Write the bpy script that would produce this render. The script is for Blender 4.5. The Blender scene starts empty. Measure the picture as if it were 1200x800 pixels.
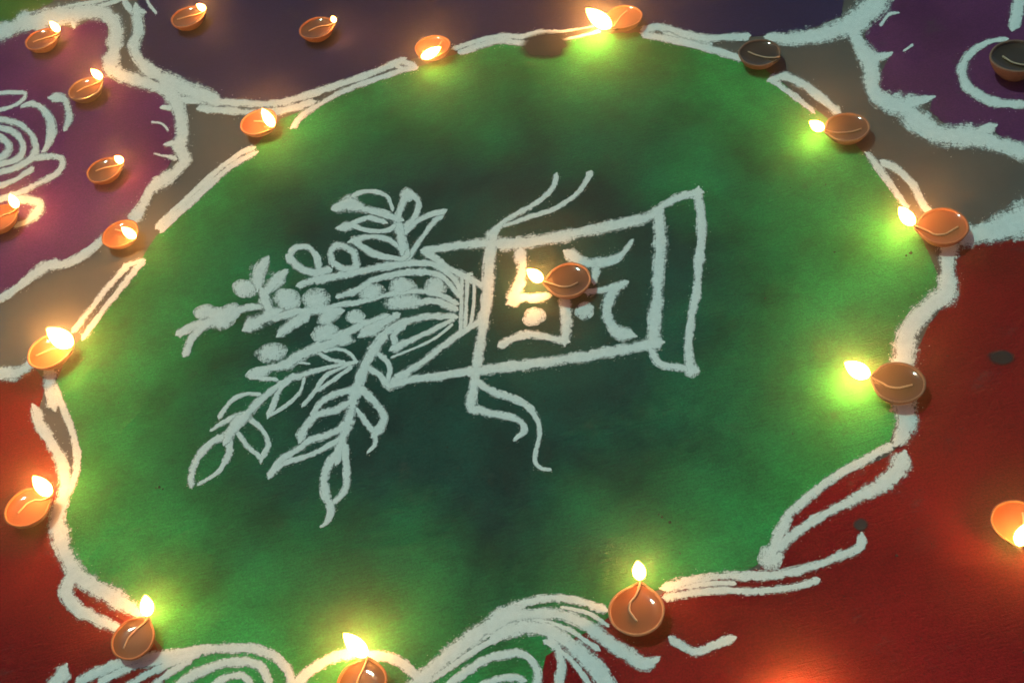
import bpy, bmesh, math, random
from mathutils import Vector, Matrix, noise

S = bpy.context.scene
C = S.collection
R = math.radians
rng = random.Random(7)

# ------------------------------------------------------------------ camera
TILT, ROLL, FPX, DIST = R(40.0), R(13.9), 1500.0, 1.58
F = Vector((0, math.sin(TILT), -math.cos(TILT)))
r0 = Vector((1, 0, 0)); u0 = Vector((0, -math.cos(TILT), -math.sin(TILT)))
RT = r0*math.cos(ROLL) + u0*math.sin(ROLL)
DN = -r0*math.sin(ROLL) + u0*math.cos(ROLL)
CAMPOS = -F*DIST
cam = bpy.data.cameras.new('camera'); cam.lens = FPX*36/1200; cam.sensor_width = 36
cam.clip_start = 0.01; cam.clip_end = 500
co = bpy.data.objects.new('camera', cam); C.objects.link(co)
M = Matrix((RT, -DN, -F)).transposed().to_4x4(); M.translation = CAMPOS
co.matrix_world = M
S.camera = co

# ------------------------------------------------------------------ sky, sun, exposure
SUN_EL, SUN_AZ = R(65), R(-40)         # the court's overhead light comes from beyond the far left
w = bpy.data.worlds.new('World'); S.world = w; w.use_nodes = True
nt = w.node_tree; bg = nt.nodes['Background']
sky = nt.nodes.new('ShaderNodeTexSky'); sky.sky_type = 'NISHITA'; sky.sun_disc = False
sky.sun_elevation = SUN_EL; sky.sun_rotation = SUN_AZ
nt.links.new(sky.outputs[0], bg.inputs[0]); bg.inputs[1].default_value = 0.05
sl = bpy.data.lights.new('sun', 'SUN'); sl.energy = 1.95; sl.angle = R(2.5); sl.color = (0.57, 1.0, 0.82)
so = bpy.data.objects.new('sun', sl); C.objects.link(so)
sdir = Vector((math.sin(SUN_AZ)*math.cos(SUN_EL), math.cos(SUN_AZ)*math.cos(SUN_EL), math.sin(SUN_EL)))
so.location = sdir*5
so.rotation_euler = (-sdir).to_track_quat('-Z', 'Y').to_euler()
S.view_settings.view_transform = 'Standard'; S.view_settings.look = 'None'
S.view_settings.exposure = 0.0; S.view_settings.gamma = 1.0
S.render.engine = 'CYCLES'
S.cycles.use_denoising = True
S.cycles.max_bounces = 6
FLAME_POWER = 120.0

# ------------------------------------------------------------------ helpers
def at(x, y, z=0.0):
    """point of the plane z seen at photo pixel x, y"""
    d = F + RT*((x-600)/FPX) + DN*((y-400)/FPX)
    t = (z-CAMPOS.z)/d.z
    return CAMPOS + d*t
def pxm(x, y):
    d = at(x, y) - CAMPOS
    return d.dot(F)/FPX                   # metres per photo pixel there
def tag(o, label=None, cat=None, group=None, kind=None):
    if label: o['label'] = label
    if cat: o['category'] = cat
    if group: o['group'] = group
    if kind: o['kind'] = kind
    return o
def link(name, me, m=None, parent=None, smooth=True):
    if m: me.materials.append(m)
    if smooth:
        for p in me.polygons: p.use_smooth = True
    o = bpy.data.objects.new(name, me); C.objects.link(o)
    if parent: o.parent = parent
    return o
def empty(name, loc=(0, 0, 0), rz=0):
    o = bpy.data.objects.new(name, None); C.objects.link(o)
    o.location = loc; o.rotation_euler = (0, 0, rz); o.empty_display_size = .02
    return o
class G:                                   # tiny node-graph helper
    def __init__(s, name):
        s.m = bpy.data.materials.new(name); s.m.use_nodes = True
        s.n = s.m.node_tree.nodes; s.l = s.m.node_tree.links
        s.b = s.n['Principled BSDF']
        tc = s.n.new('ShaderNodeTexCoord'); s.co = tc.outputs['Object']
    def new(s, t, **k):
        q = s.n.new(t)
        for a, v in k.items(): setattr(q, a, v)
        return q
    def mapping(s, scale=(1, 1, 1), rot=(0, 0, 0), loc=(0, 0, 0)):
        q = s.n.new('ShaderNodeMapping'); q.inputs['Scale'].default_value = scale
        q.inputs['Rotation'].default_value = rot; q.inputs['Location'].default_value = loc
        s.l.new(s.co, q.inputs[0]); return q.outputs[0]
    def noise(s, scale, detail=4, rough=.6, vec=None):
        q = s.n.new('ShaderNodeTexNoise'); q.inputs['Scale'].default_value = scale
        q.inputs['Detail'].default_value = detail; q.inputs['Roughness'].default_value = rough
        s.l.new(vec if vec is not None else s.co, q.inputs['Vector']); return q.outputs['Fac']
    def ramp(s, f, stops):
        q = s.n.new('ShaderNodeValToRGB'); e = q.color_ramp.elements
        while len(e) < len(stops): e.new(.5)
        for i, (p, c) in enumerate(stops):
            e[i].position = p; e[i].color = (*c, 1) if len(c) == 3 else c
        s.l.new(f, q.inputs[0]); return q.outputs[0]
    def math(s, op, a, b=0.0, clamp=False):
        q = s.n.new('ShaderNodeMath'); q.operation = op; q.use_clamp = clamp
        for i, v in enumerate((a, b)):
            if isinstance(v, (int, float)): q.inputs[i].default_value = v
            else: s.l.new(v, q.inputs[i])
        return q.outputs[0]
    def mix(s, f, a, b, mode='MIX'):
        q = s.n.new('ShaderNodeMix'); q.data_type = 'RGBA'; q.blend_type = mode
        for i, v in ((0, f), (6, a), (7, b)):
            if isinstance(v, (int, float)): q.inputs[i].default_value = v
            elif isinstance(v, tuple): q.inputs[i].default_value = (*v, 1)
            else: s.l.new(v, q.inputs[i])
        return q.outputs[2]
    def bump(s, h, dist=.001, strength=.5):
        q = s.n.new('ShaderNodeBump'); q.inputs['Distance'].default_value = dist
        q.inputs['Strength'].default_value = strength
        s.l.new(h, q.inputs['Height']); s.l.new(q.outputs[0], s.b.inputs['Normal'])
    def set(s, **k):
        for a, v in k.items():
            i = s.b.inputs[a.replace('_', ' ')]
            if isinstance(v, (int, float)): i.default_value = v
            elif isinstance(v, tuple): i.default_value = (*v, 1) if len(v) == 3 else v
            else: s.l.new(v, i)
        return s.m

# ------------------------------------------------------------------ materials
def powder(name, a, b, scale=5.0, rough=.9, spec=.05):
    """brushed coloured rangoli powder: large thin/thick clouds, brush streaks, fine grain"""
    g = G(name)
    big = g.noise(scale, 5, .55)
    streak = g.noise(60, 4, .6, g.mapping((1, 6, 1), (0, 0, R(14))))
    fine = g.noise(420, 3, .8)
    f = g.math('ADD', g.math('MULTIPLY', big, 1.0), g.math('MULTIPLY', g.math('SUBTRACT', streak, .5), .32))
    col = g.ramp(f, [(.34, a), (.66, b)])
    col = g.mix(g.ramp(fine, [(.36, (0, 0, 0)), (.66, (1, 1, 1))]), g.mix(1.0, col, (.70, .70, .72), 'MULTIPLY'), g.mix(1.0, col, (1.4, 1.35, 1.3), 'MULTIPLY'))
    thin = g.ramp(g.math('ADD', g.noise(17, 6, .72), g.math('MULTIPLY', g.math('SUBTRACT', streak, .5), .5)), [(.60, (0, 0, 0)), (.74, (.5, .5, .5))])
    col = g.mix(thin, col, (.075, .068, .058))
    h = g.math('ADD', g.math('MULTIPLY', streak, .6), g.math('MULTIPLY', fine, .5))
    g.bump(h, .0014, .8)
    return g.set(Base_Color=col, Roughness=rough, Specular_IOR_Level=spec)

def green_powder():
    g = G('green_powder')
    big = g.noise(4.2, 5, .55)
    streak = g.noise(60, 4, .6, g.mapping((1, 6, 1), (0, 0, R(14))))
    fine = g.noise(420, 3, .8)
    # darker and blue-green behind the drawn pot: a patch with a soft edge
    q = g.new('ShaderNodeVectorMath', operation='DISTANCE')
    mp = g.mapping((1.0, .96, 0), (0, 0, R(-12)))
    g.l.new(mp, q.inputs[0]); c = TEAL_C; q.inputs[1].default_value = c
    d = g.math('ADD', q.outputs['Value'], g.math('MULTIPLY', g.math('SUBTRACT', big, .5), .34))
    d = g.math('ADD', d, g.math('MULTIPLY', g.math('SUBTRACT', streak, .5), .09))
    f = g.math('ADD', g.math('MULTIPLY', g.noise(7.5, 4, .6), 1.0), g.math('MULTIPLY', g.math('SUBTRACT', streak, .5), .3))
    gr = g.ramp(f, [(.33, (.026, .160, .042)), (.66, (.038, .370, .090))])
    te = g.ramp(f, [(.35, (.014, .043, .038)), (.66, (.017, .088, .064))])
    col = g.mix(g.ramp(d, [(.25, (0, 0, 0)), (.50, (1, 1, 1))]), te, gr)
    col = g.mix(g.ramp(fine, [(.36, (0, 0, 0)), (.66, (1, 1, 1))]), g.mix(1.0, col, (.70, .70, .72), 'MULTIPLY'), g.mix(1.0, col, (1.4, 1.35, 1.3), 'MULTIPLY'))
    thin = g.ramp(g.math('ADD', g.noise(17, 6, .72), g.math('MULTIPLY', g.math('SUBTRACT', streak, .5), .5)), [(.60, (0, 0, 0)), (.74, (.5, .5, .5))])
    col = g.mix(thin, col, (.075, .068, .058))
    h = g.math('ADD', g.math('MULTIPLY', streak, .6), g.math('MULTIPLY', fine, .5))
    g.bump(h, .0014, .8)
    return g.set(Base_Color=col, Roughness=.9, Specular_IOR_Level=.05)
_c = at(560, 365)
_e = Matrix.Rotation(R(-12), 3, 'Z') @ Vector((_c.x*1.0, _c.y*.96, 0))
TEAL_C = (_e.x, _e.y, 0)
M_green = green_powder()
M_red = powder('red_powder', (.165, .006, .010), (.30, .010, .014), 4)
M_purple = powder('purple_powder', (.085, .022, .072), (.14, .036, .110), 4)
M_magenta = powder('magenta_powder', (.115, .018, .088), (.185, .032, .135), 4)
M_navy = powder('navy_powder', (.022, .018, .056), (.038, .029, .084), 4)
M_corner = powder('leaf_green_powder', (.06, .15, .03), (.09, .22, .04), 4)

def floor_mat():
    g = G('polished_floor_stone')
    n = g.noise(9, 6, .65); f = g.noise(300, 3, .7)
    col = g.ramp(n, [(.3, (.055, .047, .042)), (.7, (.098, .083, .070))])
    col = g.mix(g.math('MULTIPLY', f, .4), col, (.13, .115, .10))
    g.bump(f, .0006, .3)
    return g.set(Base_Color=col, Roughness=.55, Specular_IOR_Level=.3)
M_floor = floor_mat()

def chalk_mat():
    """white rangoli powder; the ribbon's 'edge' attribute thins it into loose grains at its rim"""
    g = G('white_powder')
    at_ = g.new('ShaderNodeAttribute', attribute_name='edge')
    n1 = g.noise(360, 4, .75); n2 = g.noise(130, 3, .6); fine = g.noise(1500, 2, .7); n3 = g.noise(28, 4, .65)
    e = g.math('ADD', at_.outputs['Fac'], g.math('MULTIPLY', g.math('SUBTRACT', n1, .5), 1.5))
    e = g.math('ADD', e, g.math('MULTIPLY', g.math('SUBTRACT', n2, .5), .45))
    thin = g.math('MULTIPLY', g.math('SUBTRACT', n3, .50, ), 1.1)
    e = g.math('ADD', e, thin)
    fl = g.new('ShaderNodeAttribute', attribute_name='flow')
    st = g.noise(1.0, 3, .6, fl.outputs['Vector'])                       # streaks left along the pour
    e = g.math('ADD', e, g.math('MULTIPLY', g.math('SUBTRACT', st, .5), .9))
    a = g.ramp(e, [(.58, (1, 1, 1)), (.76, (.55, .55, .55)), (1.0, (0, 0, 0))])
    col = g.ramp(n2, [(.3, (.76, .78, .75)), (.7, (.88, .89, .86))])
    col = g.mix(g.math('MULTIPLY', fine, .35), col, (.60, .63, .60))
    g.bump(g.math('ADD', fine, n1), .0014, .7)
    return g.set(Base_Color=col, Roughness=.9, Specular_IOR_Level=.1, Alpha=a)
M_chalk = chalk_mat()
def grain_mat(name, c):
    g = G(name); return g.set(Base_Color=c, Roughness=.9)
M_grain = grain_mat('white_grain', (.74, .75, .72))
M_crumb = grain_mat('dark_crumb', (.04, .045, .03))

def clay(name, a, b):
    g = G(name)
    n = g.noise(4, 5, .65); f = g.noise(30, 3, .7)
    col = g.ramp(n, [(.3, a), (.7, b)])
    sx = g.new('ShaderNodeSeparateXYZ'); g.l.new(g.co, sx.inputs[0])
    k = g.math('ADD', sx.outputs[0], g.math('MULTIPLY', g.math('SUBTRACT', g.noise(3.5, 4, .65), .5), .5))
    col = g.mix(g.ramp(k, [(.90, (0, 0, 0)), (1.12, (.85,)*3)]), col, (.025, .02, .016))      # soot on the spout
    spot = g.ramp(g.noise(5, 5, .7), [(.56, (0, 0, 0)), (.72, (.55,)*3)])
    col = g.mix(spot, col, tuple(v*.45 for v in a))                                          # oil soaked patches
    g.bump(g.math('ADD', g.math('MULTIPLY', f, .6), g.math('MULTIPLY', n, 1.0)), .03, .35)
    return g.set(Base_Color=col, Roughness=.58, Specular_IOR_Level=.35)
CLAY = [clay('terracotta', (.30, .095, .040), (.42, .145, .062)),
        clay('pale_terracotta', (.40, .16, .08), (.50, .22, .12)),
        clay('brown_clay', (.17, .09, .06), (.25, .135, .09))]
def oil(name, c):
    g = G(name)
    n = g.noise(45, 3, .5)
    g.bump(n, .0006, .04)
    col = g.mix(n, c, tuple(v*1.6 for v in c))
    return g.set(Base_Color=col, Roughness=.025, Specular_IOR_Level=.5, Coat_Weight=.3, Coat_Roughness=.02)
OIL = [oil('amber_oil', (.20, .060, .018)), oil('brown_oil', (.085, .036, .014)), oil('dark_oil', (.040, .026, .015))]
def wick_mat():
    g = G('cotton_wick'); f = g.noise(900, 3, .7)
    g.bump(f, .0006, .5)
    return g.set(Base_Color=g.ramp(f, [(.3, (.42, .25, .15)), (.7, (.60, .40, .26))]), Roughness=.6)
M_wick = wick_mat()
M_char = grain_mat('charred_wick', (.02, .016, .014))
def flame_mat():
    g = G('oil_flame')
    for n in [n for n in g.n if n.type == 'BSDF_PRINCIPLED']: g.n.remove(n)
    e = g.new('ShaderNodeEmission'); at_ = g.new('ShaderNodeAttribute', attribute_name='along')
    col = g.ramp(at_.outputs['Fac'], [(0, (1, .40, .08)), (.15, (1, .42, .09)), (.8, (1, .41, .085)), (1, (1, .34, .05))])
    st = g.ramp(at_.outputs['Fac'], [(0, (.5,)*3), (.2, (1, 1, 1)), (.65, (1, 1, 1)), (1, (.12,)*3)])
    g.l.new(col, e.inputs[0]); g.l.new(g.math('MULTIPLY', st, FLAME_POWER), e.inputs[1])
    lw = g.new('ShaderNodeLayerWeight'); lw.inputs['Blend'].default_value = .5
    rim = g.math('POWER', g.math('SUBTRACT', 1.0, lw.outputs['Facing']), 2.2)      # a thin sheet of gas glows less at its rim
    g.l.new(g.math('MULTIPLY', g.math('MULTIPLY', st, FLAME_POWER), rim), e.inputs[1])
    tr = g.new('ShaderNodeBsdfTransparent'); ad = g.new('ShaderNodeAddShader')
    g.l.new(e.outputs[0], ad.inputs[0]); g.l.new(tr.outputs[0], ad.inputs[1])
    g.l.new(ad.outputs[0], g.n['Material Output'].inputs[0])
    return g.m
M_flame = flame_mat()
def stain_mat():
    g = G('oil_soaked_powder'); n = g.noise(40, 4, .6)
    at_ = g.new('ShaderNodeAttribute', attribute_name='edge')
    e = g.math('ADD', at_.outputs['Fac'], g.math('MULTIPLY', g.math('SUBTRACT', n, .5), .5))
    a = g.ramp(e, [(.62, (.86,)*3), (.92, (0, 0, 0))])
    return g.set(Base_Color=g.ramp(n, [(.3, (.014, .013, .011)), (.7, (.034, .030, .024))]), Roughness=.35, Alpha=a)
M_stain = stain_mat()

# ------------------------------------------------------------------ geometry builders
def spline(pts, step=1.6):
    """Catmull-Rom through (x, y, width) pixel knots"""
    if len(pts) == 1: return pts
    P = [pts[0]] + list(pts) + [pts[-1]]; out = []
    for i in range(1, len(P)-2):
        a, b, c, d = P[i-1], P[i], P[i+1], P[i+2]
        n = max(2, int(math.hypot(c[0]-b[0], c[1]-b[1])/step))
        for k in range(n):
            t = k/n
            out.append(tuple(.5*((2*b[j]) + (-a[j]+c[j])*t + (2*a[j]-5*b[j]+4*c[j]-d[j])*t*t + (-a[j]+3*b[j]-3*c[j]+d[j])*t**3) for j in range(3)))
    out.append(P[-2]); return out

CHALK_Z = .0011
_layer = [0]
GRAINS = []
def chalk_mesh(strokes):
    """strokes: each a list of knots; knots are (x, y) or (x, y, w); first item of the stroke may be a number = width"""
    V, Fc, E, W_ = [], [], [], []
    for s in strokes:
        _layer[0] += 1
        z0 = CHALK_Z + (_layer[0] % 40)*.000012
        w0 = s[0] if isinstance(s[0], (int, float)) else 8
        kn = [(k[0], k[1], k[2] if len(k) > 2 else w0) for k in s if not isinstance(k, (int, float))]
        if len(kn) == 1:                                     # a dab: (x, y, w [,h, angle])
            raw = [k for k in s if not isinstance(k, (int, float))][0]
            x, y, wd = raw[:3]; hh = raw[3] if len(raw) > 3 else wd; an = R(raw[4]) if len(raw) > 4 else 0
            ce = at(x, y); b = len(V); V.append((ce.x, ce.y, z0+.0006)); E.append(0); W_.append((x*.9, y*.05, 0))
            nr = 26
            for ri, rr in enumerate((.4, .75, 1.0, 1.28)):
                for k in range(nr):
                    th = 2*math.pi*k/nr
                    q = 1 + .16*noise.noise((x*.3+2*math.cos(th), y*.3+2*math.sin(th), ri*.1))
                    px, py = math.cos(th)*wd/2*rr*q, math.sin(th)*hh/2*rr*q
                    p = at(x+px*math.cos(an)-py*math.sin(an), y+px*math.sin(an)+py*math.cos(an))
                    V.append((p.x, p.y, z0 + .0006*max(0, 1-(rr/1.28)**2))); E.append(rr*.66); W_.append(((x+px)*.9, (y+py)*.05, 0))
            for k in range(nr):
                Fc.append((b, b+1+k, b+1+(k+1) % nr))
            for ri in range(3):
                for k in range(nr):
                    o = b+1+ri*nr
                    Fc.append((o+k, o+nr+k, o+nr+(k+1) % nr, o+(k+1) % nr))
            continue
        sp = spline(kn)
        # round the ends
        n = len(sp); W = []
        L = [0]
        for i in range(1, n): L.append(L[-1]+math.hypot(sp[i][0]-sp[i-1][0], sp[i][1]-sp[i-1][1]))
        rows = []
        for i, (x, y, wd) in enumerate(sp):
            wd = max(wd, 1.5)
            a = sp[max(0, i-1)]; c = sp[min(n-1, i+1)]
            tx, ty = c[0]-a[0], c[1]-a[1]; ln = math.hypot(tx, ty) or 1
            nx, ny = -ty/ln, tx/ln
            rows.append((x, y, wd, nx, ny, tx/ln, ty/ln))
        f, l = rows[0], rows[-1]
        def cap(r, sg):                                      # the pour thins out in an uneven, narrowing end
            kx, wk_ = rng.uniform(.75, 1.25), rng.uniform(-.3, .3)
            return [(r[0]+sg*r[5]*r[2]*.5*q*kx+r[3]*r[2]*wk_*q*.4, r[1]+sg*r[6]*r[2]*.5*q*kx+r[4]*r[2]*wk_*q*.4, r[2]*v, r[3], r[4], r[5], r[6]) for q, v in ((.35, .96), (.75, .78), (1.15, .5), (1.5, .25))]
        nrow = len(rows)
        rows = cap(f, -1)[::-1] + rows + cap(l, 1)
        fade = [.42, .26, .12, .03] + [0]*nrow + [.03, .12, .26, .42]
        ts = (-1.45, -1.15, -.8, -.4, 0, .4, .8, 1.15, 1.45); b = len(V)
        seed = rng.random()*100
        for ri_, (x, y, wd, nx, ny, _, _) in enumerate(rows):
            jl = 1 + .26*noise.noise((x*.11, y*.11, seed)) + .20*noise.noise((x*.5, y*.5, seed))
            jr = 1 + .26*noise.noise((x*.11, y*.11, seed+9)) + .20*noise.noise((x*.5, y*.5, seed+9))
            hz = min(.0007, .00004*wd+.00015)
            for t in ts:
                k = t*wd/2*(jl if t < 0 else jr)
                p = at(x+nx*k, y+ny*k)
                V.append((p.x, p.y, z0 + hz*max(0, 1-(t/1.45)**2))); E.append(abs(t)*.76+fade[ri_]); W_.append((k*.55+seed*7, ri_*.055+seed, 0))
            if rng.random() < .7:
                t = (rng.choice((-1, 1)))*(.5+abs(rng.gauss(0, .22)))*wd + rng.gauss(0, 1.2)
                p = at(x+nx*t, y+ny*t); GRAINS.append((p.x, p.y, pxm(x, y)*rng.uniform(.25, .75)))
        m = len(ts)
        for i in range(len(rows)-1):
            for j in range(m-1):
                Fc.append((b+i*m+j, b+(i+1)*m+j, b+(i+1)*m+j+1, b+i*m+j+1))
    me = bpy.data.meshes.new('chalk'); me.from_pydata(V, [], Fc)
    A = me.attributes.new('edge', 'FLOAT', 'POINT'); A.data.foreach_set('value', E)
    A = me.attributes.new('flow', 'FLOAT_VECTOR', 'POINT'); A.data.foreach_set('vector', [c for v in W_ for c in v])
    # normals up
    me.update()
    if me.polygons and sum(p.normal.z for p in me.polygons) < 0: me.flip_normals()
    return me
def chalk(name, strokes, parent=None, label=None):
    o = link(name, chalk_mesh(strokes), M_chalk, parent)
    if label: o['label'] = label
    return o

SPILL = {}
def field(name, poly, m, z, label, cat='powder', kind=None):
    """a bed of coloured powder with a ragged rim, laid on the floor"""
    pts = []
    P = poly
    for i in range(len(P)):
        a, b, c, d = P[i-1], P[i], P[(i+1) % len(P)], P[(i+2) % len(P)]
        n = max(2, int(math.hypot(c[0]-b[0], c[1]-b[1])/5))
        for k in range(n):
            t = k/n
            x, y = b[0]+(c[0]-b[0])*t, b[1]+(c[1]-b[1])*t
            x += 1.6*noise.noise((x*.25, y*.25, 1)); y += 1.6*noise.noise((x*.25, y*.25, 5))
            pts.append(at(x, y))
    for p in pts:
        for _ in range(2):
            SPILL.setdefault(m.name, []).append((p.x+rng.gauss(0, .0035), p.y+rng.gauss(0, .0035), rng.uniform(.0002, .0006)))
    bm = bmesh.new()
    top = [bm.verts.new((p.x, p.y, z)) for p in pts]
    bot = [bm.verts.new((p.x, p.y, .0001)) for p in pts]
    f = bm.faces.new(top)
    n = len(top)
    for i in range(n): bm.faces.new((top[i], bot[i], bot[(i+1) % n], top[(i+1) % n]))
    bmesh.ops.triangulate(bm, faces=[f])
    bmesh.ops.recalc_face_normals(bm, faces=bm.faces[:])
    me = bpy.data.meshes.new(name); bm.to_mesh(me); bm.free()
    o = link(name, me, m, None, False)
    return tag(o, label, cat, None, kind)

# ------------------------------------------------------------------ the floor and the coloured powder beds
bm = bmesh.new()
bmesh.ops.create_grid(bm, x_segments=8, y_segments=8, size=12)
me = bpy.data.meshes.new('floor'); bm.to_mesh(me); bm.free()
tag(link('floor', me, M_floor, None, False), 'bare grey brown stone floor between the coloured powder beds', None, None, 'structure')

field('powder_bed', [(330,140),(360,128),(405,103),(455,87),(500,76),(540,62),(600,50),(660,47),(710,40),(760,39),(800,48),(850,62),(890,76),(915,96),(945,122),(985,150),(1010,178),(1035,210),(1065,245),(1085,290),(1102,330),(1095,350),(1065,380),(1047,410),(1042,450),(1052,490),(1040,525),(1000,545),(960,572),(930,598),(912,625),(898,655),(870,672),(820,677),(785,685),(745,700),(715,720),(700,735),(672,748),(640,768),(625,830),(560,900),(420,925),(270,900),(190,830),(195,790),(200,772),(180,745),(155,712),(130,700),(95,678),(75,640),(70,600),(86,560),(89,525),(76,482),(65,450),(78,418),(100,388),(132,345),(165,305),(190,268),(230,228),(265,199),(300,170)],
      M_green, .0007, 'large scalloped bed of green powder with a drawn pot in its middle', 'powder bed')
field('powder_bed', [(1120,288),(1180,282),(1330,262),(1560,300),(1680,420),(1720,620),(1640,860),(1460,1040),(1200,1120),(900,1110),(700,1020),(620,930),(590,840),(625,775),(655,748),(690,732),(740,712),(800,684),(890,666),(898,648),(915,618),(950,585),(1000,552),(1040,535),(1058,520),(1070,500),(1075,470),(1070,420),(1090,378),(1118,345)],
      M_red, .00062, 'red powder bed right of and below the green bed', 'powder bed')
field('powder_bed', [(-160,470),(0,442),(40,430),(54,450),(42,490),(62,530),(72,580),(64,620),(76,650),(98,684),(130,706),(158,722),(185,760),(215,772),(235,840),(70,900),(10,980),(-120,1010),(-260,930),(-330,780),(-300,600)],
      M_red, .00058, 'red powder bed filling the lower left corner', 'powder bed')
field('powder_bed', [(-260,180),(-160,104),(-40,62),(0,48),(30,36),(60,28),(86,34),(112,21),(127,28),(125,60),(122,80),(128,93),(165,100),(197,115),(207,140),(207,165),(203,185),(182,222),(162,255),(120,282),(80,310),(55,314),(0,352),(-120,420),(-230,400),(-300,300)],
      M_magenta, .00066, 'purple powder bed at the upper left with white petal lines', 'powder bed')
field('powder_bed', [(150,-120),(163,20),(160,55),(175,85),(215,102),(240,117),(330,119),(400,98),(450,79),(500,66),(530,57),(600,44),(700,31),(750,31),(800,41),(870,44),(940,39),(985,20),(1010,-120),(600,-160)],
      M_navy, .0006, 'dark navy powder bed along the top of the green bed', 'powder bed')
field('powder_bed', [(1040,-120),(1035,10),(1013,40),(1020,60),(1040,70),(1032,90),(1030,105),(1050,115),(1092,115),(1090,130),(1110,148),(1140,155),(1160,148),(1175,162),(1300,196),(1420,190),(1500,120),(1480,0),(1400,-90),(1250,-150),(1120,-150)],
      M_purple, .00064, 'purple powder bed at the upper right around an unlit lamp', 'powder bed')
field('powder_bed', [(-120,-90),(40,-90),(62,2),(22,24),(-120,64)],
      M_corner, .00056, 'small yellow green powder bed in the top left corner', 'powder bed')

# ------------------------------------------------------------------ white powder drawings
def drawing(name, label, cat, parts, group=None):
    root = empty(name, at(*parts[0][2][0] if False else (600, 400)))
    root.location = (0, 0, 0)
    tag(root, label, cat, group)
    for pn, lb, strokes in parts:
        chalk(pn, strokes, root, lb)
    return root

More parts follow.
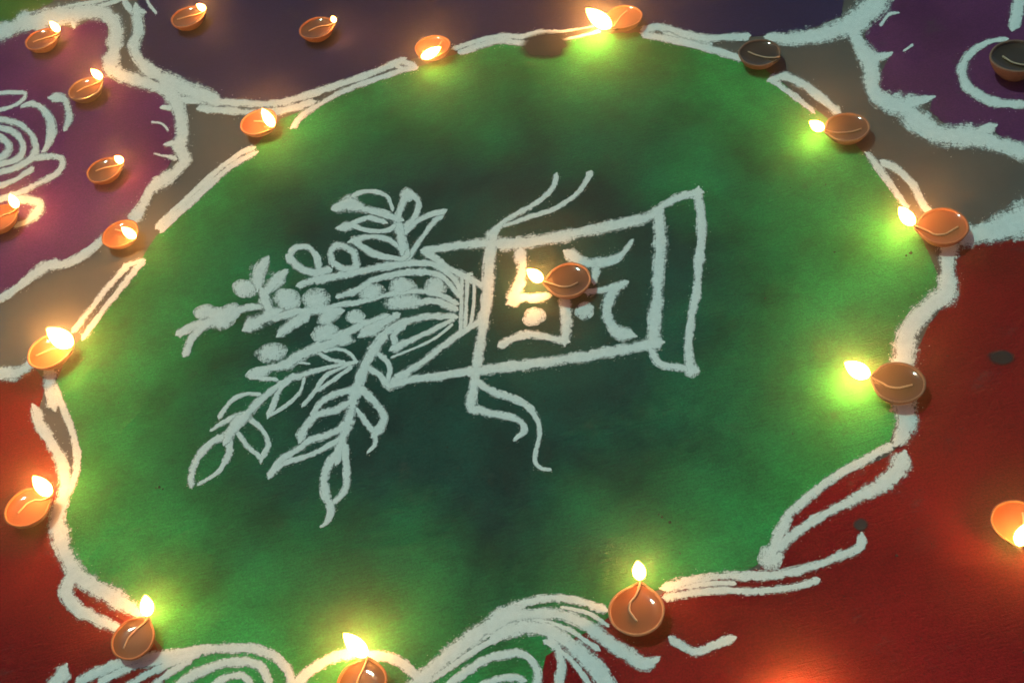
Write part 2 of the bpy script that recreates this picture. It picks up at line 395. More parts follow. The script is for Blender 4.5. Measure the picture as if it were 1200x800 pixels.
drawing('pot_drawing', 'white powder drawing of a ritual pot holding leaves and flowers', 'powder drawing', [
 ('pot_outline', None, [
   [(497,295,8),(540,288,9),(578,286,12),(602,287,14),(640,281,13),(700,269,12),(745,259,11),(772,250,11)],
   [11,(772,250),(774,287,14),(772,312,14),(770,350,13),(766,400,15)],
   [(455,453,10),(482,446,9),(520,440,9),(560,435,10),(600,430,11),(640,425,11),(700,416,12),(740,409,12),(768,403,13)],
   [12,(578,276),(574,300,14),(571,340,13),(567,380,12),(562,410,11),(557,442,10),(552,475,11)]]),
 ('pot_foot', None, [
   [8,(768,248),(778,241),(800,231),(818,226,10)],
   [10,(818,226),(822,262),(820,300),(817,337,9),(810,375,9),(807,400,9),(808,430,11)],
   [8,(762,408),(771,425),(786,430),(803,432)],
   [(811,434,15,16)]]),
 ('pot_neck', None, [
   [8,(497,295),(510,304),(525,315),(545,325),(564,335)],
   [8,(455,452),(477,437),(500,422),(522,405),(542,390),(566,376)],
   [5,(542,325),(541,355),(540,390)], [4.5,(548,324),(547,355),(545,387)], [4,(556,333),(555,360),(551,384)], [4,(545,326),(552,322)]]),
 ('thread', None, [[6,(652,208,7),(649,218),(640,230),(628,239),(614,247),(602,254),(590,261),(582,270,9),(577,282,12)]]),
 ('thread', None, [[5,(691,204,7),(688,212),(678,226),(664,237),(646,247),(628,253),(610,259),(592,265)]]),
 ('thread', None, [[8,(557,450),(552,477,11),(565,482),(585,487),(600,490),(611,495,7),(614,506,7),(604,515,5)]]),
 ('thread', None, [[8,(560,448),(569,455),(582,461),(600,467),(615,475,7),(627,487,7),(633,504,6),(630,522,5),(627,540,5),(634,549,5),(645,551,3)]]),
 ('emblem', None, [
   [15,(611,300),(612,318,10),(608,335,13),(602,350,15)], [10,(603,352,14),(613,349,9),(626,350,9),(642,348,8)],
   [13,(670,300),(684,308,11),(704,309,11),(722,304,10),(734,293,7),(741,283,4)],
   [8,(699,318,10),(696,330,7)],
   [7,(688,343),(710,340),(730,334,9)], [11,(728,335,9),(717,346),(711,362,12),(714,378,12),(724,390,14),(735,392,14)],
   [12,(662,354),(664,374),(662,397)], [9,(664,400),(640,396),(620,393),(603,397),(587,405,8)],
   [(626,372,23,17,-15)], [(685,365,19,17,-20)]]),
 ('leaf', None, [[14,(393,245,9),(407,240,15),(420,243,14)],[5,(411,233),(425,226),(442,226),(455,233),(460,246)],[9,(418,244),(445,250),(466,258)]]),
 ('leaf', None, [[6,(397,268,5),(407,266,11),(415,262),(432,256),(450,261)],[5,(413,265),(432,271),(452,271),(462,266)]]),
 ('leaf', None, [[6,(415,283,9),(430,279),(452,280),(465,288)],[7,(417,285),(432,295),(452,302),(472,304),(478,297)]]),
 ('leaf', None, [[(477,229,14)],[8,(476,231),(470,245),(467,258)],[7,(482,228),(491,238),(487,253),(477,266)]]),
 ('leaf', None, [[6,(477,273),(487,262),(502,254),(520,249)],[6,(518,251),(507,263),(492,283),(479,303)]]),
 ('stem', None, [[12,(465,257),(470,275),(472,292),(477,306,8)]]),
 ('leaf', None, [[7,(339,303),(345,292),(360,290),(371,300),(374,312)],[9,(341,304),(352,315),(368,320),(385,318)]]),
 ('leaf', None, [[8,(390,308),(388,297),(394,289),(405,290),(415,298),(418,311)],[7,(390,308),(404,316),(418,314)]]),
 ('leaf', None, [[7,(352,335),(368,329),(389,325),(402,322)]]),
 ('stem', None, [[8,(372,330),(407,322),(440,315),(470,310),(500,309),(520,317),(534,330),(541,344)]]),
 ('stem', None, [[7,(397,348),(420,340),(440,328),(470,321),(502,320),(522,328),(537,346)]]),
 ('stem', None, [[6,(372,366),(397,358),(425,354),(457,346),(490,342),(515,346),(534,356)]]),
 ('stem', None, [[8,(490,355),(510,354),(534,362)]]),
 ('berry', None, [[(436,344,25,18,-8)]]), ('berry', None, [[(472,336,26,17,-5)]]), ('berry', None, [[(510,337,22,18)]]),
 ('berry', None, [[(473,355,39,15,-3)]]), ('berry', None, [[(417,372,19,14)]]),
 ('petal', None, [[8,(420,376),(432,380),(452,372)],[12,(427,391),(445,382,13),(466,370,7)]]),
 ('leaf', None, [[8,(436,409),(452,390),(475,378),(500,372),(532,372)],[6,(464,408,11),(490,396),(512,385),(531,375)],[7,(464,408),(462,393),(472,384)],[3,(460,419),(490,407),(510,397),(530,381)]]),
 ('stem', None, [[11,(449,397),(435,416),(425,437),(417,460),(412,482),(407,500),(400,520),(395,540,8)]]),
 ('leaf', None, [[6,(442,414),(452,422),(457,432),(455,446)],[8,(433,433),(445,440),(454,451)]]),
 ('leaf', None, [[9,(424,457),(440,472),(450,487),(447,500),(440,508)],[6,(419,481),(430,497),(439,509),(440,521),(432,530,4)]]),
 ('leaf', None, [[7,(414,457),(395,462),(377,472),(367,487)],[8,(411,472),(392,482),(372,487),(360,500,9),(354,512,11)]]),
 ('leaf', None, [[8,(408,497),(385,510),(362,517),(350,527),(332,538),(317,557,8)],[6,(403,512),(382,525),(360,535),(337,542),(325,550)]]),
 ('leaf', None, [[10,(398,529,7),(385,547),(380,562),(382,580),(389,598),(384,611,6),(377,617,3)],[8,(405,523),(406,547),(407,567),(402,580),(393,588,6)]]),
 ('stem', None, [[7,(417,425,4),(382,432,5),(355,440),(337,446),(320,457),(304,471,9),(291,485,11),(274,502,12),(267,516,10)]]),
 ('leaf', None, [[4,(380,412),(397,410),(410,415),(417,424)],[5,(375,415),(387,422),(402,425)]]),
 ('leaf', None, [[5,(416,425),(400,432),(382,442),(367,462),(356,475,4)],[5,(411,431),(395,443),(375,457)]]),
 ('leaf', None, [[6,(340,447),(327,460),(320,477),(315,487)],[4,(357,445),(352,460),(337,475),(318,487)]]),
 ('leaf', None, [[5,(304,463),(288,462),(271,471),(258,489)],[6,(288,484),(266,493),(249,504,4)]]),
 ('leaf', None, [[6,(293,491),(308,505),(315,521),(310,532),(306,542,3)],[6,(279,508),(291,524),(306,536)]]),
 ('leaf', None, [[8,(270,510),(249,518),(232,538),(225,557,9),(225,568,9)],[10,(269,515),(269,532,7),(255,554,5),(233,568,4)]]),
 ('stem', None, [[8,(210,391),(226,383),(245,377)],[8,(218,415),(226,397),(244,380)],[7,(272,366),(292,361),(312,360)]]),
 ('flower', None, [[(241,366,22,15,-5)],[(258,374,30,22,-10)],[(271,366,20,17,-15)]]),
 ('flower', None, [[16,(310,309,12),(305,318,18),(303,330,15)],[(288,339,26,17,5)],[16,(334,320,8),(324,329,16),(315,340,12)],[14,(309,345),(312,355),(316,364)],[14,(320,368),(302,378,17),(294,382,14)]]),
 ('flower', None, [[(336,352,26,23)],[(371,352,27,23)],[9,(323,373),(347,366),(371,365),(397,365)],[11,(357,373),(342,382),(330,391,9)],[(385,372,22,15,-20)],[(376,362,18,12)]]),
 ('flower', None, [[(381,391,28,17,-15)],[(402,400,25,11,-8)],[8,(386,396),(405,391),(422,383)]]),
 ('flower', None, [[(318,414,31,19,-8)],[(304,437,27,12,-15)],[12,(312,433,7),(337,427),(354,416),(376,408),(400,399,9)],[5,(294,443),(324,445)],[5,(345,424),(362,427,3)]]),
])

drawing('border_drawing', 'double white powder line that outlines the green bed, broken by lamps', 'powder border', [
 ('border_line', None, [
   [8,(214,118),(250,120),(290,122),(330,121),(362,112),(400,100),(435,87,7),(455,79,7),(471,72,8)],
   [8,(235,128),(270,131),(300,133),(330,131),(365,121)],
   [6,(345,148,8),(357,135,8),(380,120),(405,107),(432,97),(455,89),(470,84),(486,81)],[5,(462,77),(474,82)],[6,(472,73),(485,78)]]),
 ('border_line', None, [[6,(534,58),(560,49),(590,44),(612,44),(632,39),(660,38,3),(695,32,3)],[7,(540,62),(565,54),(590,49),(615,52),(650,50,3),(702,38,4)]]),
 ('border_line', None, [[8,(755,36),(775,33),(800,40),(825,46),(850,45),(875,44)],[8,(756,42),(775,46),(800,51),(825,57),(850,64),(866,69)],[6,(780,40),(805,46),(830,51)]]),
 ('border_line', None, [[10,(907,93),(922,91),(950,106),(980,131)],[6,(908,97),(930,113),(952,131)]]),
 ('border_line', None, [[8,(1018,183),(1031,200),(1047,222),(1062,244)],[8,(1036,192),(1052,200),(1069,217),(1080,238),(1090,250)]]),
 ('border_line', None, [[20,(1112,288),(1110,316,18),(1111,342,22),(1095,355),(1076,372),(1062,396,22),(1057,424,26)],[(1112,346,18,12)]]),
 ('border_line', None, [[24,(1060,476),(1064,498),(1054,516,18)],[10,(1042,524),(1012,540),(982,557),(957,575),(937,592),(924,605),(914,625,12),(906,646,14)],[24,(1056,542),(1042,563,19),(1012,580,14),(982,595,11),(950,613,10),(930,627,10),(914,641,12)],[(903,653,25,24)]]),
 ('border_line', None, [[10,(1010,632),(1007,642),(987,651),(962,661,9),(932,670),(900,675),(850,675),(812,680),(784,689,14)],[8,(957,680),(937,687),(900,692),(875,693),(837,692),(812,695),(782,700,10)],[6,(790,690),(830,684),(860,684)]]),
 ('border_line', None, [[20,(68,618),(74,640),(83,662),(96,678,18),(115,690),(138,703),(160,716,14)],[15,(82,681),(79,697),(90,712),(112,725,14),(136,735,11)]]),
 ('border_line', None, [[8,(64,452),(73,476),(83,500),(90,525),(91,545),(87,562),(79,582),(72,598)],[13,(43,484),(48,500),(60,518),(72,540),(77,560),(75,580),(70,598,16),(67,616,18)],[14,(60,440),(59,455),(63,474)]]),
 ('border_line', None, [[7,(87,388),(105,365),(125,340),(149,313)],[7,(99,395),(117,370),(135,347),(155,322),(167,308)],[6,(149,312),(168,306)]]),
 ('border_line', None, [[6,(185,266),(207,245),(230,224),(258,198),(282,181),(296,175)],[6,(191,270),(213,249),(236,229),(262,203),(286,187),(299,180)],[5,(189,267),(220,239),(250,211)]]),
])
drawing('petal_border', 'thick scalloped white band round the upper left purple bed', 'powder border', [
 ('band', None, [[20,(-60,60),(0,40),(30,28),(62,20),(92,17),(120,15,16),(136,30,16),(135,55,15),(131,80,16),(152,93,14),(185,103,14),(203,114,18)],
   [(48,33,14,9)],[10,(84,22),(87,32,5)]]),
 ('band', None, [[12,(160,14),(163,35),(158,50),(161,67,14),(176,84,16),(200,98,18),(225,108,20),(248,116,18)]]),
 ('band', None, [[16,(202,112),(209,126),(212,142,15),(215,158,14),(212,172,15),(217,186,13),(209,200,10),(196,210),(178,222,11),(172,234,10),(160,255)],[8,(208,128),(190,127,4)],[8,(208,168),(195,170,4)],[6,(205,186),(192,183,3)]]),
 ('line', None, [[5,(60,15),(90,7),(120,1),(155,-12)]]), ('line', None, [[5,(74,19),(100,13),(125,6),(160,-4)]]),
 ('line', None, [[7,(142,-8),(147,4),(156,15),(168,15)]]), ('line', None, [[3.5,(170,-6),(175,6),(183,16)]]),
 ('line', None, [[9,(-60,375),(0,351),(25,335),(55,313,11),(80,310),(105,295),(122,280)]]),
 ('line', None, [[14,(-50,440),(0,438),(20,437),(38,426,10)]]),
 ('line', None, [[3,(179,144),(190,146),(197,153)]]), ('line', None, [[2.5,(182,181),(193,184)]])])
drawing('petal_border', 'broad scalloped white band round the upper right purple bed', 'powder border', [
 ('band', None, [[10,(903,44),(925,46,14),(950,44,17),(975,38,18),(1000,28,24),(1022,10,28),(1036,-14,28),(1046,-50,24)]]),
 ('band', None, [[16,(1000,36),(1007,54),(1019,70,22),(1021,90,18),(1025,108,16),(1040,122,20),(1060,128,24),(1077,145,24),(1100,158,22),(1135,160,22),(1163,168,18),(1200,180,18),(1260,196,16)],
   [12,(1024,69),(1036,67,8),(1045,63,3)],[16,(1065,122),(1080,119,12),(1095,114,3)],[14,(1148,156),(1160,150,12)]]),
 ('line', None, [[4,(1032,30),(1038,22),(1044,17),(1053,16,2)]]), ('line', None, [[3,(1060,60),(1069,54)]]),
 ('band', None, [[20,(1128,279),(1150,275,22),(1172,268,28),(1198,258,36),(1240,246,38)]])])
drawing('ring_drawing', 'thin white powder ring round the unlit lamp on purple', 'powder drawing', [
 ('ring', None, [[5,(1178,47),(1163,49),(1145,57,7),(1132,70,10),(1127,84,11),(1131,98,11),(1143,110,11),(1163,120,10),(1200,123,8),(1230,116,7),(1252,95,6)]]),
 ('tongue', None, [[12,(1196,-20),(1193,10,14),(1188,32,10)]])])
drawing('spiral_drawing', 'nested white petal loops on the upper left purple bed', 'powder drawing', [
 ('loop', None, [[4.5,(-30,112),(0,110),(15,109),(30,111),(22,122),(0,130),(-30,138)]]),
 ('loop', None, [[4,(27,125),(37,122,6),(50,128,8),(59,142,10),(61,155,10),(57,170,7),(51,178,4)]]),
 ('loop', None, [[7,(-30,140),(0,141),(20,145),(35,156),(42,172),(37,185),(20,197),(0,203),(-30,210)]]),
 ('loop', None, [[7,(-20,150),(0,151),(15,155),(25,165),(27,178),(20,188),(0,194),(-20,199)]]),
 ('loop', None, [[8,(-10,161),(0,162),(8,167),(11,173),(8,180),(0,186),(-10,188)]]),
 ('loop', None, [[7,(22,198),(37,188),(55,184),(69,185),(74,191),(70,201),(57,210),(37,220),(20,228),(0,235),(-20,240)]]),
 ('loop', None, [[6,(38,199),(20,210),(0,219),(-20,226)]]),
 ('loop', None, [[9,(14,234),(30,234),(44,237,10),(47,243,11),(42,252,11),(32,260,9),(19,266,5)]]),
 ('dash', None, [[9,(64,116),(75,117),(80,126),(81,141),(77,152,6)]])])
drawing('swirl_drawing', 'fan of white powder curls at bottom centre beside the red bed', 'powder drawing', [
 ('curl', None, [[18,(478,815),(495,797),(512,780),(537,760),(562,742),(582,727),(602,717)],[9,(600,712),(625,704),(650,701),(680,705),(708,715)]]),
 ('curl', None, [[14,(575,738),(600,724),(630,720),(662,722),(685,732),(700,742),(717,755),(736,767,16),(755,778,16),(768,773,8)]]),
 ('curl', None, [[18,(580,745,10),(600,738),(622,735),(645,740),(667,755),(685,770),(700,785),(712,803)]]),
 ('curl', None, [[10,(645,745),(655,763),(658,784),(655,805)]]),
 ('curl', None, [[9,(525,803),(550,785),(572,772),(600,766),(614,767),(626,777),(631,790),(628,806)]]),
 ('curl', None, [[8,(560,806),(580,797),(602,794),(612,797)]]),
 ('streak', None, [[6,(588,741),(625,729),(662,736),(700,760)]]),
 ('streak', None, [[7,(510,795),(545,770),(580,750),(612,741)]]),
 ('streak', None, [[6,(566,748),(600,731),(636,727)]]),
 ('streak', None, [[6,(640,752),(668,772),(690,800)]]),
 ('streak', None, [[5,(660,712),(690,719),(712,733)]]),
 ('curl', None, [[9,(788,750),(805,760),(820,764),(838,756),(856,749)]])])
drawing('swirl_drawing', 'white powder arch over the lamp at the bottom edge', 'powder drawing', [
 ('arch', None, [[11,(335,815),(352,797),(366,785),(385,773),(410,766),(435,767),(460,772),(475,780),(487,791),(500,810)]])])
drawing('swirl_drawing', 'white powder lobes with streaks at the lower left edge', 'powder drawing', [
 ('curl', None, [[11,(95,799),(117,787),(150,776),(187,769),(225,763),(262,760),(297,761),(318,767),(331,777),(340,790),(344,808)]]),
 ('curl', None, [[11,(208,806),(220,795),(238,786),(267,777),(297,777),(310,787),(316,806)]]),
 ('curl', None, [[9,(250,804),(266,794),(284,792),(296,803)]]),
 ('streak', None, [[8,(118,800),(150,784),(190,774),(220,768)]]), ('streak', None, [[8,(150,804),(178,788),(205,776),(232,767)]]),
 ('streak', None, [[7,(178,806),(198,790),(222,776)]]),
 ('blob', None, [[15,(74,788),(68,797,14),(60,810,16)]])])

# loose white grains thrown along the lines, and dark crumbs on the beds: nobody could count them
def specks(name, pts, m, label, cat, z=.0009):
    V, Fc = [], []
    for x, y, r in pts:
        b = len(V); a0 = rng.random()*6
        for k in range(4): V.append((x+r*math.cos(a0+k*1.57)*rng.uniform(.7, 1.2), y+r*math.sin(a0+k*1.57)*rng.uniform(.7, 1.2), z))
        V.append((x, y, z+r*1.1))
        for k in range(4): Fc.append((b+k, b+(k+1) % 4, b+4))
    me = bpy.data.meshes.new(name); me.from_pydata(V, [], Fc); me.update()
    return tag(link(name, me, m, None, False), label, cat, None, 'stuff')
specks('powder_grains', GRAINS, M_grain, 'loose white powder grains spilled along the drawn lines', 'powder grains')
for mn, cl in (('green_powder', 'green'), ('red_powder', 'red'), ('purple_powder', 'purple'), ('magenta_powder', 'magenta'), ('navy_powder', 'navy')):
    specks('powder_grains', SPILL[mn], bpy.data.materials[mn], 'loose %s grains spilled over the rim of the %s powder' % (cl, cl), 'powder grains', .0016)
cr = []
for i in range(420):
    x, y = rng.uniform(-50, 1250), rng.uniform(-20, 820)
    p = at(x, y); cr.append((p.x, p.y, pxm(x, y)*abs(rng.gauss(.0, .55))+.0002))
for x, y, r in ((187,571,2.2),(191,573,1.6),(183,572,1.4),(776,606,2.4),(785,612,2.6),(772,603,1.6),(214,709,1.5),(978,296,1.6),(989,699,1.2),(1067,297,2.6),(1062,300,1.6),(668,605,1.2),(1051,651,2)):
    p = at(x, y); cr.append((p.x, p.y, pxm(x, y)*r))
specks('floor_crumbs', cr, M_crumb, 'dark crumbs and burnt bits scattered over the powder', 'crumbs')

def stain(x, y, wd, hh, an, label):
    V, Fc, E = [], [], []
    z = .0024; ce = at(x, y); V.append((ce.x, ce.y, z)); E.append(0); nr = 32
    for ri, rr in enumerate((.5, .8, 1.0, 1.2)):
        for k in range(nr):
            th = 2*math.pi*k/nr; q = 1+.14*noise.noise((x+1.5*math.cos(th), y+1.5*math.sin(th), 0))
            px, py = math.cos(th)*wd/2*rr*q, math.sin(th)*hh/2*rr*q
            p = at(x+px*math.cos(an)-py*math.sin(an), y+px*math.sin(an)+py*math.cos(an))
            V.append((p.x, p.y, z-.00005*ri)); E.append(rr*.8)
    for k in range(nr): Fc.append((0, 1+k, 1+(k+1) % nr))
    for ri in range(3):
        for k in range(nr):
            o = 1+ri*nr; Fc.append((o+k, o+nr+k, o+nr+(k+1) % nr, o+(k+1) % nr))
    me = bpy.data.meshes.new('oil_stain'); me.from_pydata(V, [], Fc); me.update()
    if sum(p.normal.z for p in me.polygons) < 0: me.flip_normals()
    A = me.attributes.new('edge', 'FLOAT', 'POINT'); A.data.foreach_set('value', E)
    tag(link('oil_stain', me, M_stain), label, 'stain')
stain(641, 55, 58, 30, R(-6), 'dark oil stain across the top border line of the green bed')
stain(1174, 420, 30, 18, R(4), 'small dark smudge alone on the right red bed')
stain(1009, 616, 17, 15, 0, 'round dark spot on red by a white line tail')

# ------------------------------------------------------------------ oil lamps
RIM = .0185                                   # rim height of a lamp of 30 mm radius
def bowl_mesh(hk=1.0, spout=.24, seed=0, wall=.10):
    """hand-pressed clay bowl, unit rim radius 1 with the spout towards +x; z up in units of the radius"""
    n = 64; H = RIM/.030*hk
    def rad(th, t):                            # t 0 foot .. 1 rim
        th = (th+math.pi) % (2*math.pi)-math.pi
        s = spout*math.exp(-(th/.24)**2) - spout*.10*math.exp(-((abs(th)-.6)/.3)**2)
        wob = .014*math.sin(2*th+seed)+.010*math.sin(3*th+seed*2.1)+.006*math.sin(7*th+seed)
        return 1 + (s+wob)*t**1.5
    def lip(th):
        th = (th+math.pi) % (2*math.pi)-math.pi
        return -.035*math.exp(-(th/.40)**2) + .012*math.sin(3*th+seed)
    outer = [(.0, .52), (.03, .56), (.12, .62), (.35, .80), (.65, .93), (.9, .99), (.97, 1.0)]
    inner = [(1.0, .975), (1.0, 1-wall*.75), (.95, 1-wall), (.75, 1-wall*1.15), (.45, .78), (.25, .5), (.2, .01)]
    prof = [(0, .0)] + [(h, r) for h, r in outer] + inner
    V, Fc = [], []
    for h, r in prof:
        for k in range(n):
            th = 2*math.pi*k/n; q = rad(th, h)
            V.append((r*q*math.cos(th), r*q*math.sin(th), H*h + H*lip(th)*h**3))
    m = len(prof)
    for i in range(m-1):
        for k in range(n):
            Fc.append((i*n+k, i*n+(k+1) % n, (i+1)*n+(k+1) % n, (i+1)*n+k))
    me = bpy.data.meshes.new('bowl'); me.from_pydata(V, [], Fc); me.update()
    # oil: a shallow pool with a meniscus that climbs the wall
    Vo, Fo = [(0, 0, H*.74)], []
    rings = (.2, .4, .5, .6, .7, .78, .85, .90, .935, .955)
    for ri, rr in enumerate(rings):
        for k in range(n):
            th = 2*math.pi*k/n
            z = H*.74 + H*.16*max(0, (rr-.42)/.53)**2.4
            q = 1 + (rad(th, .8)-1)*rr
            Vo.append((rr*.955*q*math.cos(th), rr*.955*q*math.sin(th), z))
    for k in range(n): Fo.append((0, 1+k, 1+(k+1) % n))
    for ri in range(len(rings)-1):
        for k in range(n):
            o = 1+ri*n; Fo.append((o+k, o+n+k, o+n+(k+1) % n, o+(k+1) % n))
    mo = bpy.data.meshes.new('oil'); mo.from_pydata(Vo, [], Fo); mo.update()
    return me, mo, H
def tube(name, pts, rads, n=10):
    V, Fc = [], []
    L = len(pts)
    for i, p in enumerate(pts):
        p = Vector(p); t = (Vector(pts[min(L-1, i+1)])-Vector(pts[max(0, i-1)])).normalized()
        a = t.cross(Vector((0, 0, 1))); a = a.normalized() if a.length > 1e-4 else Vector((1, 0, 0))
        b = t.cross(a).normalized()
        for k in range(n):
            th = 2*math.pi*k/n; V.append(p + (a*math.cos(th)+b*math.sin(th))*rads[i])
    for i in range(L-1):
        for k in range(n): Fc.append((i*n+k, i*n+(k+1) % n, (i+1)*n+(k+1) % n, (i+1)*n+k))
    Fc.append(tuple(range(n))[::-1]); Fc.append(tuple((L-1)*n+k for k in range(n)))
    me = bpy.data.meshes.new(name); me.from_pydata([tuple(v) for v in V], [], Fc); me.update()
    return me
BOWLS = [bowl_mesh(1.0, .13, 0.3), bowl_mesh(1.02, .10, 2.1), bowl_mesh(.96, .17, 4.0), bowl_mesh(1.45, .08, 1.2)]
for me, mo, H in BOWLS:                         # one clay/oil slot each, the colour is set per object
    me.materials.append(CLAY[0]); mo.materials.append(OIL[0])
    for m_ in (me, mo):
        for p in m_.polygons: p.use_smooth = True
def per_object(o, m):
    o.material_slots[0].link = 'OBJECT'; o.material_slots[0].material = m

def lamp(cx, cy, wpx, spout, tip, variant, clay_i, oil_i, label, fat=1.0, bend=.5, group=None):
    g0 = at(cx, cy)
    rad = wpx/2*pxm(cx, cy)
    for _ in range(3):                          # rim centre sits at rim height
        H = BOWLS[variant][2]*rad
        g0 = at(cx, cy, H)
        rad = wpx/2*(g0-CAMPOS).dot(F)/FPX
    sp = at(spout[0], spout[1], H)
    rz = math.atan2(sp.y-g0.y, sp.x-g0.x)
    root = empty('oil_lamp', (g0.x, g0.y, .0012), rz)
    tag(root, label, 'oil lamp', group or 'clay oil lamps set out on the powder drawing')
    me, mo, Hu = BOWLS[variant]
    b = bpy.data.objects.new('bowl', me); C.objects.link(b); b.parent = root; b.scale = (rad,)*3; per_object(b, CLAY[clay_i])
    o = bpy.data.objects.new('oil', mo); C.objects.link(o); o.parent = root; o.scale = (rad,)*3; per_object(o, OIL[oil_i])
    spk = 1.0 + (.13, .10, .17, .08)[variant]
    zs = Hu*.80
    # wick: curls across the oil and climbs the spout
    sg = bend*rng.uniform(.55, 1.25); x0 = rng.uniform(-.66, -.36); wv = rng.uniform(-.16, .16)
    pts = [(x0, sg*.10+wv, zs), (x0*.62+.06, sg*.30+wv*.5, zs), (x0*.22+.10, sg*.44, zs), (.34, sg*.40-wv*.3, zs), (.55, sg*.24, zs+.01), (.85, sg*.06, zs+.07), (spk-.10, 0, Hu*.99+.03), (spk-.01, 0, Hu+.09)]
    fine = []
    for i in range(len(pts)-1):
        for k in range(4):
            t = k/4; a, bb, c, d = pts[max(0, i-1)], pts[i], pts[i+1], pts[min(len(pts)-1, i+2)]
            fine.append(tuple(.5*((2*bb[j])+(-a[j]+c[j])*t+(2*a[j]-5*bb[j]+4*c[j]-d[j])*t*t+(-a[j]+3*bb[j]-3*c[j]+d[j])*t**3)*rad for j in range(3)))
    fine.append(tuple(v*rad for v in pts[-1]))
    wk = link('wick', tube('wick', fine, [rad*.040]*len(fine)), M_wick, root)
    tp = link('wick_tip', tube('wick_tip', [fine[-3], fine[-2], fine[-1], tuple(fine[-1][j]+(.0012, 0, .0015)[j] for j in range(3))], [rad*.041]*3+[rad*.02], 8), M_char, wk)
    if tip is None: return root
    # flame: teardrop from the wick tip to the point seen at the tip pixel
    R3 = Matrix.Rotation(rz, 3, 'Z')
    base = Vector((g0.x, g0.y, .0012)) + R3 @ Vector(fine[-2])
    # choose the tip height so that the flame leans as little as its picture allows
    best = None
    for k in range(8, 34):
        q = at(tip[0], tip[1], base.z + k*.001)
        lean = math.hypot(q.x-base.x, q.y-base.y); ln = (q-base).length
        sc = lean*.6 + abs(ln-.019)*.8
        if best is None or sc < best[0]: best = (sc, q)
    tp_ = best[1]
    ax = tp_-base; ln = ax.length; dz = Vector((0, 0, 1))
    n = 16; V, Fc, A = [], [], []
    prof = [(0, .22), (.04, .42), (.12, .68), (.24, .92), (.38, 1.02), (.52, 1.0), (.66, .87), (.79, .65), (.89, .42), (.96, .22), (1, .03)]
    rr = .0062*fat*(ln/.022)**.5
    t_ = ax.normalized(); a = t_.cross(Vector((0, 1, .13))).normalized(); bq = t_.cross(a).normalized()
    for t, r in prof:
        p = base + ax*t + (dz*ln*.10 - t_*0)*math.sin(t*math.pi)*-.35
        for k in range(n):
            th = 2*math.pi*k/n; v = p + (a*math.cos(th)+bq*math.sin(th))*rr*r
            V.append(tuple(R3.inverted() @ (v-root.location))); A.append(t)
    for i in range(len(prof)-1):
        for k in range(n): Fc.append((i*n+k, i*n+(k+1) % n, (i+1)*n+(k+1) % n, (i+1)*n+k))
    Fc.append(tuple(range(n))[::-1]); Fc.append(tuple((len(prof)-1)*n+k for k in range(n)))
    fm = bpy.data.meshes.new('flame'); fm.from_pydata(V, [], Fc); fm.update()
    at_ = fm.attributes.new('along', 'FLOAT', 'POINT'); at_.data.foreach_set('value', A)
    link('flame', fm, M_flame, root)
    return root

lamp(220, 20, 41, (240, 14), (230, 5), 0, 0, 1, 'lit lamp on navy by the top edge, leftmost on navy')
lamp(371, 33, 42, (395, 27), (389, 19), 1, 0, 1, 'lit lamp alone in the middle of the navy bed', .8)
lamp(507, 55, 43, (496, 68), (517, 55), 2, 0, 0, 'lit lamp whose flame lies inside the bowl on the top border')
lamp(49, 46, 41, (68, 40), (58, 25), 0, 0, 1, 'lit lamp under the white band in the top left corner')
lamp(100, 104, 42, (119, 95), (106, 81), 1, 2, 1, 'lit lamp on upper left purple beside the short white dash')
lamp(122, 199, 43, (145, 192), (134, 183), 0, 0, 1, 'lit lamp alone on open purple above the lower white line')
lamp(303, 143, 45, (320, 150), (307, 127), 2, 1, 0, 'lit lamp where the white bands of purple and green meet')
lamp(141, 274, 45, (161, 281), (142, 266), 2, 0, 0, 'lit lamp on the white line below the upper left purple bed')
lamp(-2, 256, 46, (20, 246), (11, 227), 1, 0, 0, 'lit lamp cut by the left edge beside a white loop')
lamp(58, 411, 54, (82, 408), (54, 384), 0, 1, 0, 'lit lamp with the widest flame at the left end of the green bed', 1.5)
lamp(32, 594, 56, (60, 582), (38, 557), 1, 0, 0, 'lit lamp on red at the left edge with a leaning flame', 1.15)
lamp(156, 748, 54, (174, 724), (170, 696), 0, 0, 1, 'lit lamp at the lower left tip of the green border', 1.15)
lamp(424, 801, 62, (430, 774), (402, 741), 1, 0, 1, 'lit lamp under the white arch at the bottom edge', 1.1)
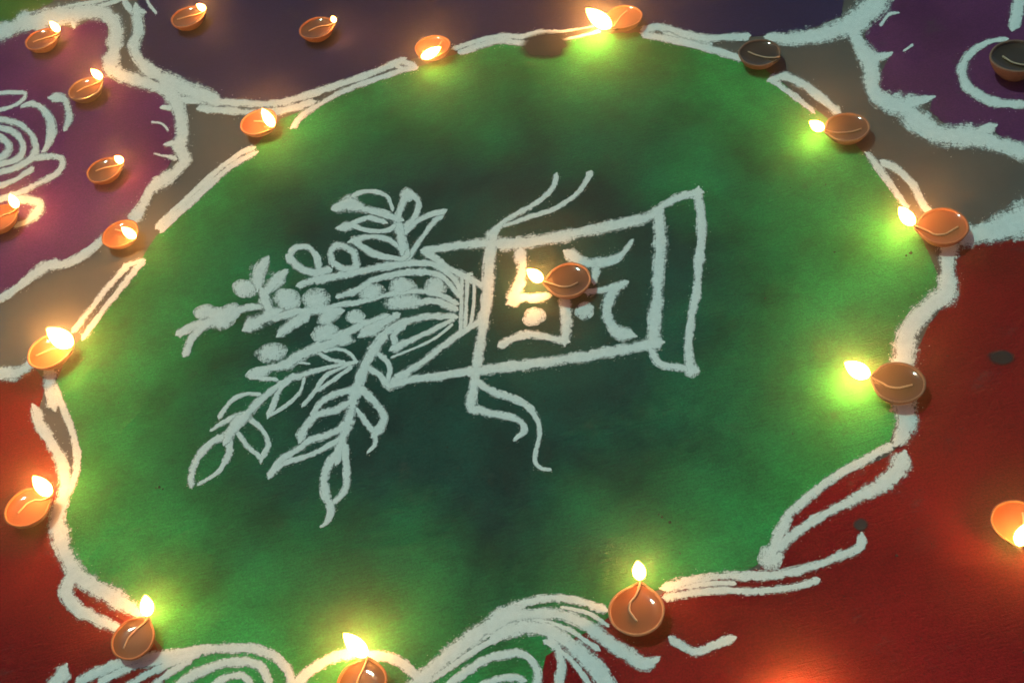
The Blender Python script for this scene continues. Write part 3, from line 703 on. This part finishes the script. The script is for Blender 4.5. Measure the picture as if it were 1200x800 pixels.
lamp(746, 715, 66, (750, 687), (747, 656), 2, 1, 0, 'lit orange lamp at the bottom beside the fan of curls', 1.15)
lamp(1053, 448, 61, (1019, 443), (989, 424), 1, 2, 1, 'lit lamp brimming with dark oil on the right border', 1.3, .6)
lamp(1105, 265, 59, (1074, 266), (1053, 242), 0, 0, 0, 'lit bright orange lamp with the white wing to its right', 1.15, .7)
lamp(993, 149, 51, (967, 154), (948, 142), 1, 2, 1, 'lit brown lamp at the upper right corner of the green bed', 1.15, .7)
lamp(731, 20, 44, (718, 33), (686, 10), 2, 0, 0, 'lit lamp at the top edge on the green border', 1.3, -.5)
lamp(666, 328, 54, (638, 331), (617, 315), 0, 1, 1, 'lit lamp standing inside the drawn pot', 1.15, .6)
lamp(1192, 611, 60, (1192, 640), (1205, 612), 2, 0, 0, 'lit lamp on red cut by the right edge', 1.1)
lamp(938, 862, 66, (936, 831), (934, 802), 0, 0, 0, 'lit lamp on red at the bottom edge right of centre', 1.7)
lamp(890, 62, 49, (912, 68), None, 1, 2, 2, 'unlit dark lamp on the top border of the green bed', 1, -.5)
lamp(1191, 66, 59, (1222, 74), None, 3, 2, 2, 'unlit tall lamp inside the white ring on purple', 1, -.6)

# ------------------------------------------------------------------ haze added over the floor to spread a glow round the flames
bm = bmesh.new(); bmesh.ops.create_cube(bm, size=1.0)
for v in bm.verts: v.co = Vector((v.co.x*26, v.co.y*26, -1.0 if v.co.z < 0 else 1.35))
me = bpy.data.meshes.new('haze'); bm.to_mesh(me); bm.free()
hm = bpy.data.materials.new('halo_haze'); hm.use_nodes = True
for n in list(hm.node_tree.nodes):
    if n.type == 'BSDF_PRINCIPLED': hm.node_tree.nodes.remove(n)
pv = hm.node_tree.nodes.new('ShaderNodeVolumePrincipled')
pv.inputs['Color'].default_value = (.95, .93, .90, 1); pv.inputs['Density'].default_value = .085; pv.inputs['Anisotropy'].default_value = .95
hm.node_tree.links.new(pv.outputs[0], hm.node_tree.nodes['Material Output'].inputs['Volume'])
tag(link('haze', me, hm, None, False), 'thin pale haze added over the floor to give the flames halos', None, None, 'stuff')
